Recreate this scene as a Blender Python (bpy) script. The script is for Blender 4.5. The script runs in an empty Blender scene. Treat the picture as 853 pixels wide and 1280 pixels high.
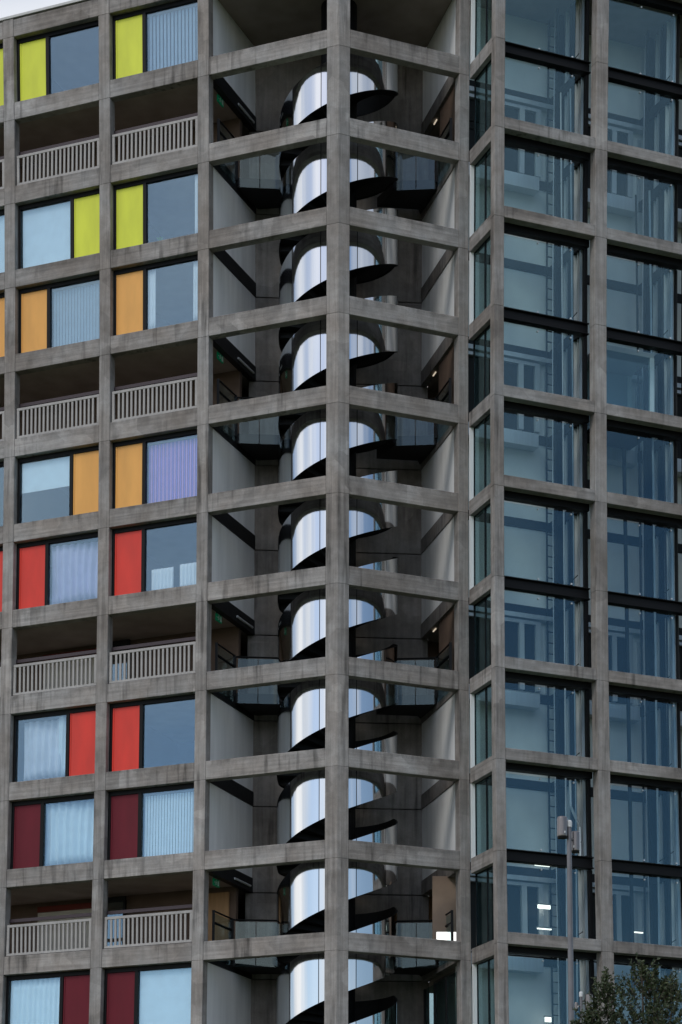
import bpy, bmesh, math, random
from mathutils import Vector, Matrix
random.seed(7)
S = bpy.context.scene
COL = S.collection
PI = math.pi

# ------------------------------------------------------------------ camera
ROLL, AZ, PITCH, DIST = 0.0022046, 0.0020035, 0.0606159, 68.42
FPX, CY = 2991.7, 922.97
ca, sa, cp, sp = math.cos(AZ), math.sin(AZ), math.cos(PITCH), math.sin(PITCH)
right = Vector((ca, -sa, 0)); f0 = Vector((sa, ca, 0)); Z = Vector((0, 0, 1))
fwd = f0 * cp + Z * sp; up = Z * cp - f0 * sp
cr, sr = math.cos(ROLL), math.sin(ROLL)
rt = right * cr + up * sr; ut = up * cr - right * sr
cam_d = bpy.data.cameras.new('camera'); cam = bpy.data.objects.new('camera', cam_d); COL.objects.link(cam)
cam.matrix_world = Matrix(((rt.x, ut.x, -fwd.x, 0), (rt.y, ut.y, -fwd.y, -DIST), (rt.z, ut.z, -fwd.z, 0), (0, 0, 0, 1)))
cam_d.sensor_fit = 'VERTICAL'; cam_d.sensor_height = 36; cam_d.sensor_width = 24
cam_d.lens = FPX / 1280 * 36
cam_d.shift_y = CY / 1280
cam_d.clip_start = 0.5; cam_d.clip_end = 6000
S.camera = cam

def at(px, py, Y):
    """point seen at pixel (px,py) of the 853x1280 picture, in the plane y=Y"""
    d = rt * ((px - 426.5) / FPX) + ut * (-(py - 640 - CY) / FPX) + fwd
    k = (Y + DIST) / d.y
    return Vector((0, -DIST, 0)) + d * k

# ------------------------------------------------------------------ world and sun
SUN_EL, SUN_AZ = math.radians(44), math.radians(215)      # azimuth clockwise from +Y: behind the camera, to the left
W = bpy.data.worlds.new('World'); S.world = W; W.use_nodes = True
nt = W.node_tree; nt.nodes.clear(); N = nt.nodes.new; LK = nt.links.new
out = N('ShaderNodeOutputWorld'); bg = N('ShaderNodeBackground'); LK(bg.outputs[0], out.inputs[0])
sky = N('ShaderNodeTexSky'); sky.sky_type = 'NISHITA'; sky.sun_disc = False
sky.sun_elevation = SUN_EL; sky.sun_rotation = SUN_AZ; sky.air_density = 1.0; sky.dust_density = 0.7; sky.ozone_density = 1.5
tc = N('ShaderNodeTexCoord'); mp = N('ShaderNodeMapping'); mp.inputs['Location'].default_value = (0.1606, 1.1511, 0.3826); mp.inputs['Scale'].default_value = (1, 1, 1.7)
LK(tc.outputs['Generated'], mp.inputs[0])
n1 = N('ShaderNodeTexNoise'); n1.inputs['Scale'].default_value = 1.35; n1.inputs['Detail'].default_value = 6; n1.inputs['Roughness'].default_value = 0.55; n1.inputs['Distortion'].default_value = 0.3
LK(mp.outputs[0], n1.inputs['Vector'])
r1 = N('ShaderNodeValToRGB'); r1.color_ramp.elements[0].position = 0.40; r1.color_ramp.elements[1].position = 0.60
LK(n1.outputs[0], r1.inputs[0])
n2 = N('ShaderNodeTexNoise'); n2.inputs['Scale'].default_value = 4.0; n2.inputs['Detail'].default_value = 5; LK(mp.outputs[0], n2.inputs['Vector'])
r2 = N('ShaderNodeValToRGB'); r2.color_ramp.elements[0].color = (7.2, 7.4, 7.7, 1); r2.color_ramp.elements[1].color = (11.0, 10.8, 10.6, 1)
r2.color_ramp.elements[0].position = 0.35; r2.color_ramp.elements[1].position = 0.65
LK(n2.outputs[0], r2.inputs[0])
mx = N('ShaderNodeMix'); mx.data_type = 'RGBA'
LK(r1.outputs[0], mx.inputs[0]); LK(sky.outputs[0], mx.inputs[6]); LK(r2.outputs[0], mx.inputs[7]); LK(mx.outputs[2], bg.inputs[0])
bg.inputs[1].default_value = 0.1
sun_d = bpy.data.lights.new('sun', 'SUN'); sun_d.energy = 0.7; sun_d.angle = math.radians(14); sun_d.color = (1, 0.95, 0.88)
sun = bpy.data.objects.new('sun', sun_d); COL.objects.link(sun)
sdir = Vector((math.sin(SUN_AZ) * math.cos(SUN_EL), math.cos(SUN_AZ) * math.cos(SUN_EL), math.sin(SUN_EL)))
sun.rotation_euler = sdir.to_track_quat('Z', 'Y').to_euler(); sun.location = (-30, -60, 80)
S.view_settings.view_transform = 'Standard'; S.view_settings.look = 'None'; S.view_settings.exposure = 0.42; S.view_settings.gamma = 1
S.render.engine = 'CYCLES'
S.cycles.max_bounces = 10; S.cycles.transparent_max_bounces = 16; S.cycles.glossy_bounces = 6

# ------------------------------------------------------------------ materials
def mat(name, col, rough=0.8, metal=0.0, spec=0.3, noise=0.0, nscale=6.0, nstretch=(1, 1, 1), bump=0.0, emit=None):
    m = bpy.data.materials.new(name); m.use_nodes = True; t = m.node_tree
    b = t.nodes['Principled BSDF']
    b.inputs['Base Color'].default_value = (*col, 1); b.inputs['Roughness'].default_value = rough; b.inputs['Metallic'].default_value = metal
    b.inputs['Specular IOR Level'].default_value = spec
    if emit: b.inputs['Emission Color'].default_value = (*emit[0], 1); b.inputs['Emission Strength'].default_value = emit[1]
    if noise or bump:
        c = t.nodes.new('ShaderNodeTexCoord'); p = t.nodes.new('ShaderNodeMapping'); p.inputs['Scale'].default_value = nstretch
        t.links.new(c.outputs['Object'], p.inputs[0])
        n = t.nodes.new('ShaderNodeTexNoise'); n.inputs['Scale'].default_value = nscale; n.inputs['Detail'].default_value = 6
        t.links.new(p.outputs[0], n.inputs['Vector'])
        if noise:
            mr = t.nodes.new('ShaderNodeMapRange'); mr.inputs[1].default_value = 0.3; mr.inputs[2].default_value = 0.7
            mr.inputs[3].default_value = 1 - noise; mr.inputs[4].default_value = 1 + noise
            t.links.new(n.outputs[0], mr.inputs[0])
            v = t.nodes.new('ShaderNodeVectorMath'); v.operation = 'SCALE'; v.inputs[0].default_value = col
            t.links.new(mr.outputs[0], v.inputs['Scale']); t.links.new(v.outputs[0], b.inputs['Base Color'])
        if bump:
            bp = t.nodes.new('ShaderNodeBump'); bp.inputs['Strength'].default_value = bump; bp.inputs['Distance'].default_value = 0.01
            t.links.new(n.outputs[0], bp.inputs['Height']); t.links.new(bp.outputs[0], b.inputs['Normal'])
    return m

def concrete(name, base, grain, amount=1.0):
    """board-marked concrete: fine board grain, blotches, drips, a different tone for each cast piece"""
    m = bpy.data.materials.new(name); m.use_nodes = True; t = m.node_tree; L = t.links.new
    b = t.nodes['Principled BSDF']; b.inputs['Roughness'].default_value = 0.88; b.inputs['Specular IOR Level'].default_value = 0.2
    c = t.nodes.new('ShaderNodeTexCoord')
    def nz(scale, stretch, detail=5, rough=0.55):
        p = t.nodes.new('ShaderNodeMapping'); p.inputs['Scale'].default_value = stretch; L(c.outputs['Object'], p.inputs[0])
        n = t.nodes.new('ShaderNodeTexNoise'); n.inputs['Scale'].default_value = scale; n.inputs['Detail'].default_value = detail; n.inputs['Roughness'].default_value = rough
        L(p.outputs[0], n.inputs['Vector']); return n.outputs[0]
    def rng(x, a, bb, lo, hi):
        r = t.nodes.new('ShaderNodeMapRange'); r.inputs[1].default_value = a; r.inputs[2].default_value = bb; r.inputs[3].default_value = lo; r.inputs[4].default_value = hi
        L(x, r.inputs[0]); return r.outputs[0]
    def mul(a, bb):
        q = t.nodes.new('ShaderNodeMath'); q.operation = 'MULTIPLY'; L(a, q.inputs[0]); L(bb, q.inputs[1]); return q.outputs[0]
    boards = nz(1.0, grain)
    blot = nz(0.55, (1, 1, 1), 6, 0.6)
    mid = nz(3.2, (1, 1, 1), 5, 0.62)
    drip = nz(1.0, (5.5, 5.5, 0.42), 4)
    dmask = nz(0.33, (1, 1, 1), 3)
    fine = nz(38, (1, 1, 1), 3)
    k = mul(rng(boards, 0.3, 0.7, 1 - 0.22 * amount, 1 + 0.17 * amount), rng(blot, 0.32, 0.68, 0.77, 1.2))
    k = mul(k, rng(mid, 0.3, 0.72, 0.83, 1.17))
    k = mul(k, rng(fine, 0.3, 0.7, 0.92, 1.08))
    vo = t.nodes.new('ShaderNodeTexVoronoi'); vo.distance = 'CHEBYCHEV'; vo.inputs['Scale'].default_value = 1.15; L(c.outputs['Object'], vo.inputs['Vector'])
    sx = t.nodes.new('ShaderNodeSeparateColor'); L(vo.outputs['Color'], sx.inputs[0])
    k = mul(k, rng(sx.outputs[0], 0.86, 0.88, 1.0, 1.17)); k = mul(k, rng(sx.outputs[1], 0.88, 0.90, 1.0, 0.86))
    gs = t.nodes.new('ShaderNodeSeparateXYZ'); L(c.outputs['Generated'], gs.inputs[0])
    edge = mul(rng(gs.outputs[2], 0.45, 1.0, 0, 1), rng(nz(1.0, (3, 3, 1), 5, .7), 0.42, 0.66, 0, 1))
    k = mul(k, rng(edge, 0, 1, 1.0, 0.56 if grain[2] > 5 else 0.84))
    dk = mul(rng(drip, 0.52, 0.68, 0, 1), rng(dmask, 0.42, 0.58, 0, 1))
    k = mul(k, rng(dk, 0, 1, 1.0, 0.46))
    oi = t.nodes.new('ShaderNodeObjectInfo')
    k = mul(k, rng(oi.outputs['Random'], 0, 1, 0.88, 1.1))
    v = t.nodes.new('ShaderNodeVectorMath'); v.operation = 'SCALE'; L(k, v.inputs['Scale'])
    hue = t.nodes.new('ShaderNodeMix'); hue.data_type = 'RGBA'; L(rng(blot, 0.35, 0.65, 0, 1), hue.inputs[0])
    hue.inputs[6].default_value = (base[0] * 1.03, base[1] * 0.985, base[2] * 0.95, 1); hue.inputs[7].default_value = (base[0] * .97, base[1] * 1.0, base[2] * 1.03, 1)
    L(hue.outputs[2], v.inputs[0]); L(v.outputs[0], b.inputs['Base Color'])
    bp = t.nodes.new('ShaderNodeBump'); bp.inputs['Strength'].default_value = 0.5; bp.inputs['Distance'].default_value = 0.012
    ad = t.nodes.new('ShaderNodeMath'); ad.operation = 'ADD'; L(boards, ad.inputs[0]); L(fine, ad.inputs[1]); L(ad.outputs[0], bp.inputs['Height'])
    L(bp.outputs[0], b.inputs['Normal'])
    return m

def glass(name, tint, refl, gcol=(1, 1, 1), wob=0.0, fk=1.0):
    m = bpy.data.materials.new(name); m.use_nodes = True; t = m.node_tree; t.nodes.clear(); L = t.links.new
    o = t.nodes.new('ShaderNodeOutputMaterial'); mixs = t.nodes.new('ShaderNodeMixShader'); tr = t.nodes.new('ShaderNodeBsdfTransparent'); g = t.nodes.new('ShaderNodeBsdfGlossy')
    tr.inputs[0].default_value = (*tint, 1); g.inputs[0].default_value = (*gcol, 1); g.inputs['Roughness'].default_value = 0.0
    fr = t.nodes.new('ShaderNodeFresnel'); ge = t.nodes.new('ShaderNodeNewGeometry'); io = t.nodes.new('ShaderNodeMapRange'); io.inputs[3].default_value = 1.45; io.inputs[4].default_value = 1 / 1.45
    L(ge.outputs['Backfacing'], io.inputs[0]); L(io.outputs[0], fr.inputs[0])     # same reflectance on both faces of the thin sheet
    ad = t.nodes.new('ShaderNodeMath'); ad.operation = 'ADD'; ad.use_clamp = True; ad.inputs[1].default_value = refl; mu = t.nodes.new('ShaderNodeMath'); mu.operation = 'MULTIPLY'; mu.inputs[1].default_value = fk; L(fr.outputs[0], mu.inputs[0]); L(mu.outputs[0], ad.inputs[0]); L(ad.outputs[0], mixs.inputs[0])
    if wob:
        c = t.nodes.new('ShaderNodeTexCoord'); n = t.nodes.new('ShaderNodeTexNoise'); n.inputs['Scale'].default_value = 0.7; n.inputs['Detail'].default_value = 2
        L(c.outputs['Object'], n.inputs['Vector'])
        bp = t.nodes.new('ShaderNodeBump'); bp.inputs['Strength'].default_value = wob; bp.inputs['Distance'].default_value = 0.05
        L(n.outputs[0], bp.inputs['Height']); L(bp.outputs[0], g.inputs['Normal'])
    L(tr.outputs[0], mixs.inputs[1]); L(g.outputs[0], mixs.inputs[2]); L(mixs.outputs[0], o.inputs[0])
    return m

BASE = (0.290, 0.271, 0.258)
M = dict(
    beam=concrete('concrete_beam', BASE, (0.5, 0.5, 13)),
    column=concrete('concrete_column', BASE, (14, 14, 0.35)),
    wallc=concrete('concrete_wall', (0.235, 0.218, 0.205), (7, 7, 0.3), 0.8),
    soffit=mat('soffit_concrete', (0.32, 0.27, 0.24), 0.9, noise=0.15, nscale=1.5),
    render=mat('pale_render', (0.80, 0.805, 0.81), 0.85, noise=0.09, nscale=1.0, nstretch=(3, 3, 0.3)),
    black=mat('black_frame', (0.006, 0.0065, 0.008), 0.5, 0, 0.15),
    steel=mat('dark_steel', (0.012, 0.0125, 0.014), 0.6, noise=0.2, nscale=3),
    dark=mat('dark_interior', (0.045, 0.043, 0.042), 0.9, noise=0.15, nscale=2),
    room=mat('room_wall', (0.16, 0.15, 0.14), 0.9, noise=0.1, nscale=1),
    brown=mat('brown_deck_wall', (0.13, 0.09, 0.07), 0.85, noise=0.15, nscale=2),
    tan=mat('tan_timber_wall', (0.42, 0.25, 0.13), 0.7, noise=0.12, nscale=2, nstretch=(6, 6, .5)),
    taupe=mat('taupe_lobby_wall', (0.27, 0.20, 0.155), 0.8, noise=0.12, nscale=2),
    redband=mat('dark_red_paint', (0.16, 0.025, 0.018), 0.6, noise=0.1),
    railpaint=mat('plum_handrail_paint', (0.05, 0.035, 0.042), 0.5),
    cream=mat('pale_panel', (0.55, 0.53, 0.48), 0.8, noise=0.06),
    white=mat('grey_white_paint', (0.36, 0.345, 0.335), 0.55, noise=0.14, nscale=2.2, bump=0.1),
    coping=mat('pale_metal_coping', (0.5, 0.5, 0.49), 0.4, noise=0.06),
    yellow=mat('yellow_panel', (0.66, 0.71, 0.04), 0.42, noise=0.09, nscale=1.2, nstretch=(2, 2, .6), bump=0.12, spec=0.4),
    orange=mat('orange_panel', (0.78, 0.38, 0.085), 0.42, noise=0.09, nscale=1.2, nstretch=(2, 2, .6), bump=0.12, spec=0.4),
    red=mat('red_panel', (0.68, 0.034, 0.017), 0.42, noise=0.11, nscale=1.2, nstretch=(2, 2, .6), bump=0.12, spec=0.4),
    maroon=mat('maroon_panel', (0.125, 0.006, 0.016), 0.55, noise=0.12, nscale=1.2, nstretch=(2, 2, .6), bump=0.12, spec=0.25),
    pane=glass('window_glass', (0.91, 0.95, 0.97), 0.10, (0.60, 0.82, 0.98), 0.05),
    screen=glass('blue_glass', (0.89, 0.96, 0.975), 0.06, (0.40, 0.62, 0.72), 0.04, 0.7),
    green=glass('dark_green_glass', (0.70, 0.80, 0.80), 0.02, (0.7, 0.95, 1.0), 0.04),
    rail=glass('balustrade_glass', (0.78, 0.86, 0.87), 0.01, (0.9, 1, 1)),
    blindw=mat('white_fabric', (0.85, 0.87, 0.88), 0.9, noise=0.05, nscale=3),
    blindg=mat('grey_fabric', (0.36, 0.43, 0.50), 0.9, noise=0.05, nscale=3),
    blindl=mat('lilac_fabric', (0.62, 0.58, 0.76), 0.9, noise=0.06, nscale=3),
    blindp=mat('pink_fabric', (0.74, 0.42, 0.80), 0.9, noise=0.05, nscale=3),
    blindv=mat('violet_fabric', (0.40, 0.27, 0.74), 0.9, noise=0.05, nscale=3),
    sheet=mat('pale_bed_sheet', (0.74, 0.75, 0.80), 0.9, noise=0.08, nscale=3),
    net=mat('net_curtain', (0.80, 0.89, 0.91), 0.9, noise=0.05, nscale=3),
    signg=mat('green_sign', (0.0, 0.16, 0.075), 0.5, emit=((0.0, 0.5, 0.22), 0.03)),
    signw=mat('white_sign_print', (0.6, 0.66, 0.62), 0.5),
    lamp_dim=mat('dim_lit_tube', (1, 1, 1), 0.5, emit=((1.0, 0.84, 0.64), 0.4)),
    panel_soft=mat('soft_lit_panel', (1, 1, 1), 0.5, emit=((1.0, 0.96, 0.9), 1.0)),
    lamp_on=mat('lit_tube', (1, 1, 1), 0.5, emit=((1.0, 0.95, 0.84), 1.5)),
    tube=mat('unlit_tube', (0.62, 0.63, 0.63), 0.4),
    silver=mat('brushed_metal', (0.62, 0.63, 0.65), 0.4, 0.3, noise=0.06, nscale=2, nstretch=(8, 8, .4)),
    galv=mat('painted_lamp_metal', (0.17, 0.165, 0.175), 0.45, 0.5, noise=0.1, nscale=5),
    lampshell=mat('brown_silver_shell', (0.20, 0.18, 0.175), 0.28, 0.8, noise=0.08, nscale=6, nstretch=(6, 6, .4)),
    yellowsign=mat('yellow_notice', (0.75, 0.45, 0.04), 0.6),
    mesh=mat('mesh_panel', (0.085, 0.085, 0.085), 0.7, noise=0.2, nscale=3),
    shaft=mat('shaft_wall', (0.88, 0.87, 0.85), 0.85, noise=0.07, nscale=1.2),
    ground=mat('grass_ground', (0.055, 0.075, 0.03), 0.95, noise=0.35, nscale=0.6),
    bark=mat('bark', (0.09, 0.07, 0.055), 0.95, noise=0.3, nscale=12, nstretch=(3, 3, .4), bump=0.5),
)
def leaf_mat():
    m = bpy.data.materials.new('olive_leaves'); m.use_nodes = True; t = m.node_tree; b = t.nodes['Principled BSDF']
    a = t.nodes.new('ShaderNodeAttribute'); a.attribute_name = 'tone'
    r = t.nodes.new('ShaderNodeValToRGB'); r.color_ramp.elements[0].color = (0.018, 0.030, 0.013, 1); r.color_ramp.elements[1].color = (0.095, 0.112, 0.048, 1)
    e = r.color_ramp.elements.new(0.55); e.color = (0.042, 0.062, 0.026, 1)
    t.links.new(a.outputs['Fac'], r.inputs[0]); t.links.new(r.outputs[0], b.inputs['Base Color'])
    b.inputs['Roughness'].default_value = 0.5; b.inputs['Specular IOR Level'].default_value = 0.35
    return m
M['leaf'] = leaf_mat()
def mirror_mat():
    m = bpy.data.materials.new('polished_steel'); m.use_nodes = True; t = m.node_tree; b = t.nodes['Principled BSDF']
    b.inputs['Base Color'].default_value = (0.64, 0.655, 0.67, 1); b.inputs['Metallic'].default_value = 1; b.inputs['Roughness'].default_value = 0.08
    c = t.nodes.new('ShaderNodeTexCoord'); p = t.nodes.new('ShaderNodeMapping'); p.inputs['Scale'].default_value = (3.2, 3.2, 0.10); t.links.new(c.outputs['Object'], p.inputs[0])
    n = t.nodes.new('ShaderNodeTexNoise'); n.inputs['Scale'].default_value = 1.6; n.inputs['Detail'].default_value = 2; t.links.new(p.outputs[0], n.inputs['Vector'])
    bp = t.nodes.new('ShaderNodeBump'); bp.inputs['Strength'].default_value = 0.15; bp.inputs['Distance'].default_value = 0.02
    t.links.new(n.outputs[0], bp.inputs['Height']); t.links.new(bp.outputs[0], b.inputs['Normal'])
    return m
M['mirror'] = mirror_mat()

# ------------------------------------------------------------------ building frame of reference
H, Z0 = 2.7, 42.532
def lz(l): return Z0 - H * l                         # underside of beam number l
AL = 0.3927; AT = 1.2051
def xy(p): return Vector((p[0], p[1], 0))
def warp(p):
    u = max(-1.3, min(1.3, ((Z0 - p.z) / H - 5.5) / 5.5)); s = 1 + 0.01815 * u * u   # the old frame is not dead straight: bays a touch wider at head and foot
    return Vector((p.x * s, p.y * s, p.z))
class Wing:
    def __init__(s, o, t, n): s.o, s.t, s.n = Vector((*o, 0)), Vector((*t, 0)), Vector((*n, 0)); s.ang = math.atan2(t[1], t[0])
    def __call__(s, a, d, z=0.0): return s.o + s.t * a + s.n * d + Vector((0, 0, z))
c_, s_ = math.cos(AL), math.sin(AL)
WL = Wing((0, 0), (-c_, s_), (s_, c_))
WR = Wing((0, 0), (c_, s_), (-s_, c_))
B0 = WR(4.225, 0)
WT = Wing((B0.x, B0.y), (math.cos(AT), -math.sin(AT)), (math.sin(AT), math.cos(AT)))
A0 = WT(1.828, 0)
WF = Wing((A0.x, A0.y), (c_, s_), (-s_, c_))

# ------------------------------------------------------------------ object helpers
class Root: pass
def tag(o, label=None, cat=None, group=None, kind=None):
    if label: o['label'] = label
    if cat: o['category'] = cat
    if group: o['group'] = group
    if kind: o['kind'] = kind
    return o
def thing(name, loc, label, cat, group=None):
    o = bpy.data.objects.new(name, None); COL.objects.link(o); o.location = loc; o.empty_display_size = 0.3
    return tag(o, label, cat, group)
def base_of(o):
    b = Vector((0, 0, 0))
    while o is not None: b += o.location; o = o.parent
    return b
class MB:
    """gathers solid shapes given in world coordinates and links them as one mesh object"""
    def __init__(s): s.v, s.f = [], []
    def hexa(s, lo, hi, w=True):
        """lo, hi: matching rings of world points (prism); faces oriented afterwards"""
        n = len(lo); k = len(s.v)
        pts = list(lo) + list(hi)
        s.v += [warp(p) if w else p for p in pts]
        s.f.append(tuple(k + i for i in range(n))[::-1]); s.f.append(tuple(k + n + i for i in range(n)))
        for i in range(n):
            j = (i + 1) % n; s.f.append((k + i, k + j, k + n + j, k + n + i))
        return s
    def box(s, wg, a0, a1, d0, d1, z0, z1, w=True):
        return s.hexa([wg(a0, d0, z0), wg(a1, d0, z0), wg(a1, d1, z0), wg(a0, d1, z0)], [wg(a0, d0, z1), wg(a1, d0, z1), wg(a1, d1, z1), wg(a0, d1, z1)], w)
    def prism(s, pts, z0, z1, w=True):
        return s.hexa([Vector((p[0], p[1], z0)) for p in pts], [Vector((p[0], p[1], z1)) for p in pts], w)
    def bar(s, a, b, r, n=6, r2=None, w=False):
        a, b = Vector(a), Vector(b); d = (b - a).normalized(); x = d.orthogonal().normalized(); y = d.cross(x); r2 = r if r2 is None else r2
        q = lambda c, rr: [c + (x * math.cos(2 * PI * i / n) + y * math.sin(2 * PI * i / n)) * rr for i in range(n)]
        return s.hexa(q(a, r), q(b, r2), w)
    def lathe(s, c, prof, n=16):
        k = len(s.v)
        for r, z in prof:
            for i in range(n): s.v.append(Vector((c[0] + r * math.cos(2 * PI * i / n), c[1] + r * math.sin(2 * PI * i / n), c[2] + z)))
        for j in range(len(prof) - 1):
            for i in range(n): q = (i + 1) % n; s.f.append((k + j * n + i, k + j * n + q, k + (j + 1) * n + q, k + (j + 1) * n + i))
        s.f.append(tuple(k + i for i in range(n))[::-1]); e = k + (len(prof) - 1) * n; s.f.append(tuple(e + i for i in range(n)))
        return s
    def build(s, name, m, parent=None, bevel=0.0, smooth=False):
        me = bpy.data.meshes.new(name); b = base_of(parent)
        me.from_pydata([p - b for p in s.v], [], s.f)
        bm = bmesh.new(); bm.from_mesh(me); bmesh.ops.recalc_face_normals(bm, faces=bm.faces)
        if bevel: bmesh.ops.bevel(bm, geom=bm.edges[:], offset=bevel, segments=1, affect='EDGES', profile=0.5)
        bm.to_mesh(me); bm.free()
        me.materials.append(m)
        if smooth:
            for p in me.polygons: p.use_smooth = True
        o = bpy.data.objects.new(name, me); COL.objects.link(o)
        if parent is not None: o.parent = parent
        return o
def place(name, me, parent, loc, rz=0.0, scale=None):
    """another object that shares mesh data; loc in world"""
    o = bpy.data.objects.new(name, me); COL.objects.link(o); o.parent = parent; o.location = loc - base_of(parent); o.rotation_euler = (0, 0, rz)
    if scale: o.scale = scale
    return o
def local_mesh(name, m, fn):
    b = MB(); fn(b); me = bpy.data.meshes.new(name); me.from_pydata(b.v, [], b.f)
    bm = bmesh.new(); bm.from_mesh(me); bmesh.ops.recalc_face_normals(bm, faces=bm.faces); bm.to_mesh(me); bm.free(); me.materials.append(m); return me
V = Vector
def lerp(p, q, k): return p + (q - p) * k
def cbox(b, x0, x1, y0, y1, z0, z1): b.hexa([V((x0, y0, z0)), V((x1, y0, z0)), V((x1, y1, z0)), V((x0, y1, z0))], [V((x0, y0, z1)), V((x1, y0, z1)), V((x1, y1, z1)), V((x0, y1, z1))], False)

# ------------------------------------------------------------------ ground
GZ = 4.5
def gz(y): return -1.6 + (max(-68.4, min(-2, y)) + 68.4) / 66.4 * (GZ + 1.6)
gm = MB(); ys = [-3000, -600, -200, -68.4, -60, -50, -40, -30, -20, -10, -2, 40, 200, 3000]; xs = [-3000, -400, -100, -40, -20, -8, 0, 8, 20, 40, 100, 400, 3000]
for y in ys:
    for x in xs: gm.v.append(V((x, y, gz(y))))
for j in range(len(ys) - 1):
    for i in range(len(xs) - 1): a = j * len(xs) + i; gm.f.append((a, a + 1, a + len(xs) + 1, a + len(xs)))
tag(gm.build('ground', M['ground']), kind='structure')

NL = 13                                               # beams 0..13
DECK = {1, 4, 7, 10}                                  # open street decks
BH = 0.56
# ------------------------------------------------------------------ residential wing
wing = thing('apartment_wing', WL(9, 3, GZ), 'grey concrete apartment wing with yellow, orange, red and maroon panels beside dark windows', 'building')
tower = thing('stair_tower', V((0, 2.5, GZ)), 'open concrete corner tower with pale side walls around the mirrored spiral staircase', 'building')
lift = thing('lift_tower', WF(3.4, 2, GZ), 'glazed lift tower with blue glass screens between slender concrete beams', 'building')
LC = [(4.207, 4.578), (7.531, 7.908), (10.857, 11.234), (14.18, 14.56)]
BAYS = [(4.578, 7.531), (7.908, 10.857), (11.234, 14.18)]
for l in range(0, NL + 1):
    zt = lz(l - 1) if l else lz(0) + 0.60
    for i, (a, b) in enumerate(LC):
        MB().box(WL, a, b, 0, 0.32, lz(l) if l else lz(0), zt - 0.0).build('column', M['column'], wing if i else tower, bevel=0.012)
    for a, b in BAYS:
        MB().box(WL, a + .002, b - .002, 0.006, 0.30, lz(l), lz(l) + (BH if l else 0.56)).build('beam', M['beam'], wing, bevel=0.012)
MB().box(WL, 0.0, 14.7, -0.03, 0.34, lz(0) + .602, lz(0) + .68).build('coping', M['coping'], wing)
for a, b in LC: MB().box(WL, a + .002, b - .002, .004, .318, GZ - .3, lz(NL) - .002).build('column', M['column'], wing)
MB().box(WL, 4.21, 14.5, .32, 7.5, GZ - .5, lz(12)).build('plinth', M['wallc'], wing)
for l in range(0, 13):
    MB().box(WL, 4.38, 14.56, 0.302, 7.5, lz(l) + .05, lz(l) + BH - .01).build('floor_slab', M['soffit'], wing)
for r in range(0, 12):
    zb, zt = lz(r + 1) + BH - .01, lz(r) + .05
    if r in DECK:
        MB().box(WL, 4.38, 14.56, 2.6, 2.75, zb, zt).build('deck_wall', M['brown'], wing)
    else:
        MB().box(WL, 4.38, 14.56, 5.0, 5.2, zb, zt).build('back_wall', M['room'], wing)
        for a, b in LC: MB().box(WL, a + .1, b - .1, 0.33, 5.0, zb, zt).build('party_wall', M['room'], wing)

def colour(r): return 'yellow' if r < 3 else 'orange' if r < 6 else 'red' if r < 9 else 'maroon'
WINS = {}
def window(r, bay, panel_left):
    """dark framed window filling one opening: a fixed colour panel and one big pane"""
    a, b = BAYS[bay]; zb, zt = lz(r + 1) + BH, lz(r)
    # screen left = larger s
    fr = MB()
    fr.box(WL, b - .085, b, .20, .30, zb, zt); fr.box(WL, a, a + .07, .20, .30, zb, zt)
    fr.box(WL, a + .07, b - .085, .20, .30, zt - .14, zt); fr.box(WL, a + .07, b - .085, .20, .30, zb, zb + .05)
    w = fr.build('window', M['black'], wing, bevel=.004)
    A, B = a + .07, b - .085; pw = 0.93
    if panel_left: p0, p1, g0, g1, m0, m1 = B - pw, B, A, B - pw - .11, B - pw - .11, B - pw
    else: p0, p1, g0, g1, m0, m1 = A, A + pw, A + pw + .11, B, A + pw, A + pw + .11
    MB().box(WL, m0, m1, .19, .31, zb + .05, zt - .14).build('mullion', M['black'], w)
    MB().box(WL, p0 + .002, p1 - .002, .235, .275, zb + .052, zt - .142).build('colour_panel', M[colour(r)], w)
    # a fold line in the panel: narrow return beside the frame
    MB().box(WL, p1 - .055, p1 - .012, .222, .2345, zb + .054, zt - .144).build('panel_trim', M[colour(r)], w)
    MB().box(WL, g0 + .001, g1 - .001, .252, .264, zb + .05, zt - .14).build('pane', M['pane'], w)
    WINS[r, bay] = (g0, g1, zb + .05, zt - .14)
for r in (0, 2, 3, 5, 6, 8, 9, 11):
    window(r, 0, True); window(r, 1, r not in (2, 5, 8, 11)); window(r, 2, r in (2, 5, 8, 11))

# deck railings with separate bars
bal = local_mesh('baluster', M['white'], lambda b: cbox(b, -.032, .032, -.02, .02, 0, .80))
for r in sorted(DECK):
    for a, b in BAYS:
        zb = lz(r + 1) + BH
        f = MB(); A, B = a + .03, b - .03
        f.box(WL, A, B, .07, .13, zb + .90, zb + .985); f.box(WL, A, B, .07, .13, zb + .025, zb + .10)
        f.box(WL, A, A + .085, .07, .13, zb + .10, zb + .90); f.box(WL, B - .085, B, .07, .13, zb + .10, zb + .90)
        o = f.build('railing', M['white'], wing, bevel=.006)
        n = 18
        for i in range(n):
            p = warp(WL(A + .085 + (B - A - .17) * (i + 1) / (n + 1), .10, zb + .10))
            place('baluster', bal, o, p, math.atan2(s_, -c_))
        MB().box(WL, a, b, .26, .32, zb + 1.10, zb + 1.20).build('handrail', M['railpaint'], wing)
MB().box(WL, .5, 15, 7.502, 7.7, GZ - .4, lz(0) + .5).build('rear_wall', M['wallc'], wing)
MB().box(WL, 14.562, 14.7, .33, 7.5, GZ - .4, lz(0) + .5).build('end_wall', M['wallc'], wing)
MB().box(WL, .3, 4.6, 7.2, 7.4, GZ - .4, lz(0) + .5).build('rear_wall', M['dark'], wing)
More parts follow.
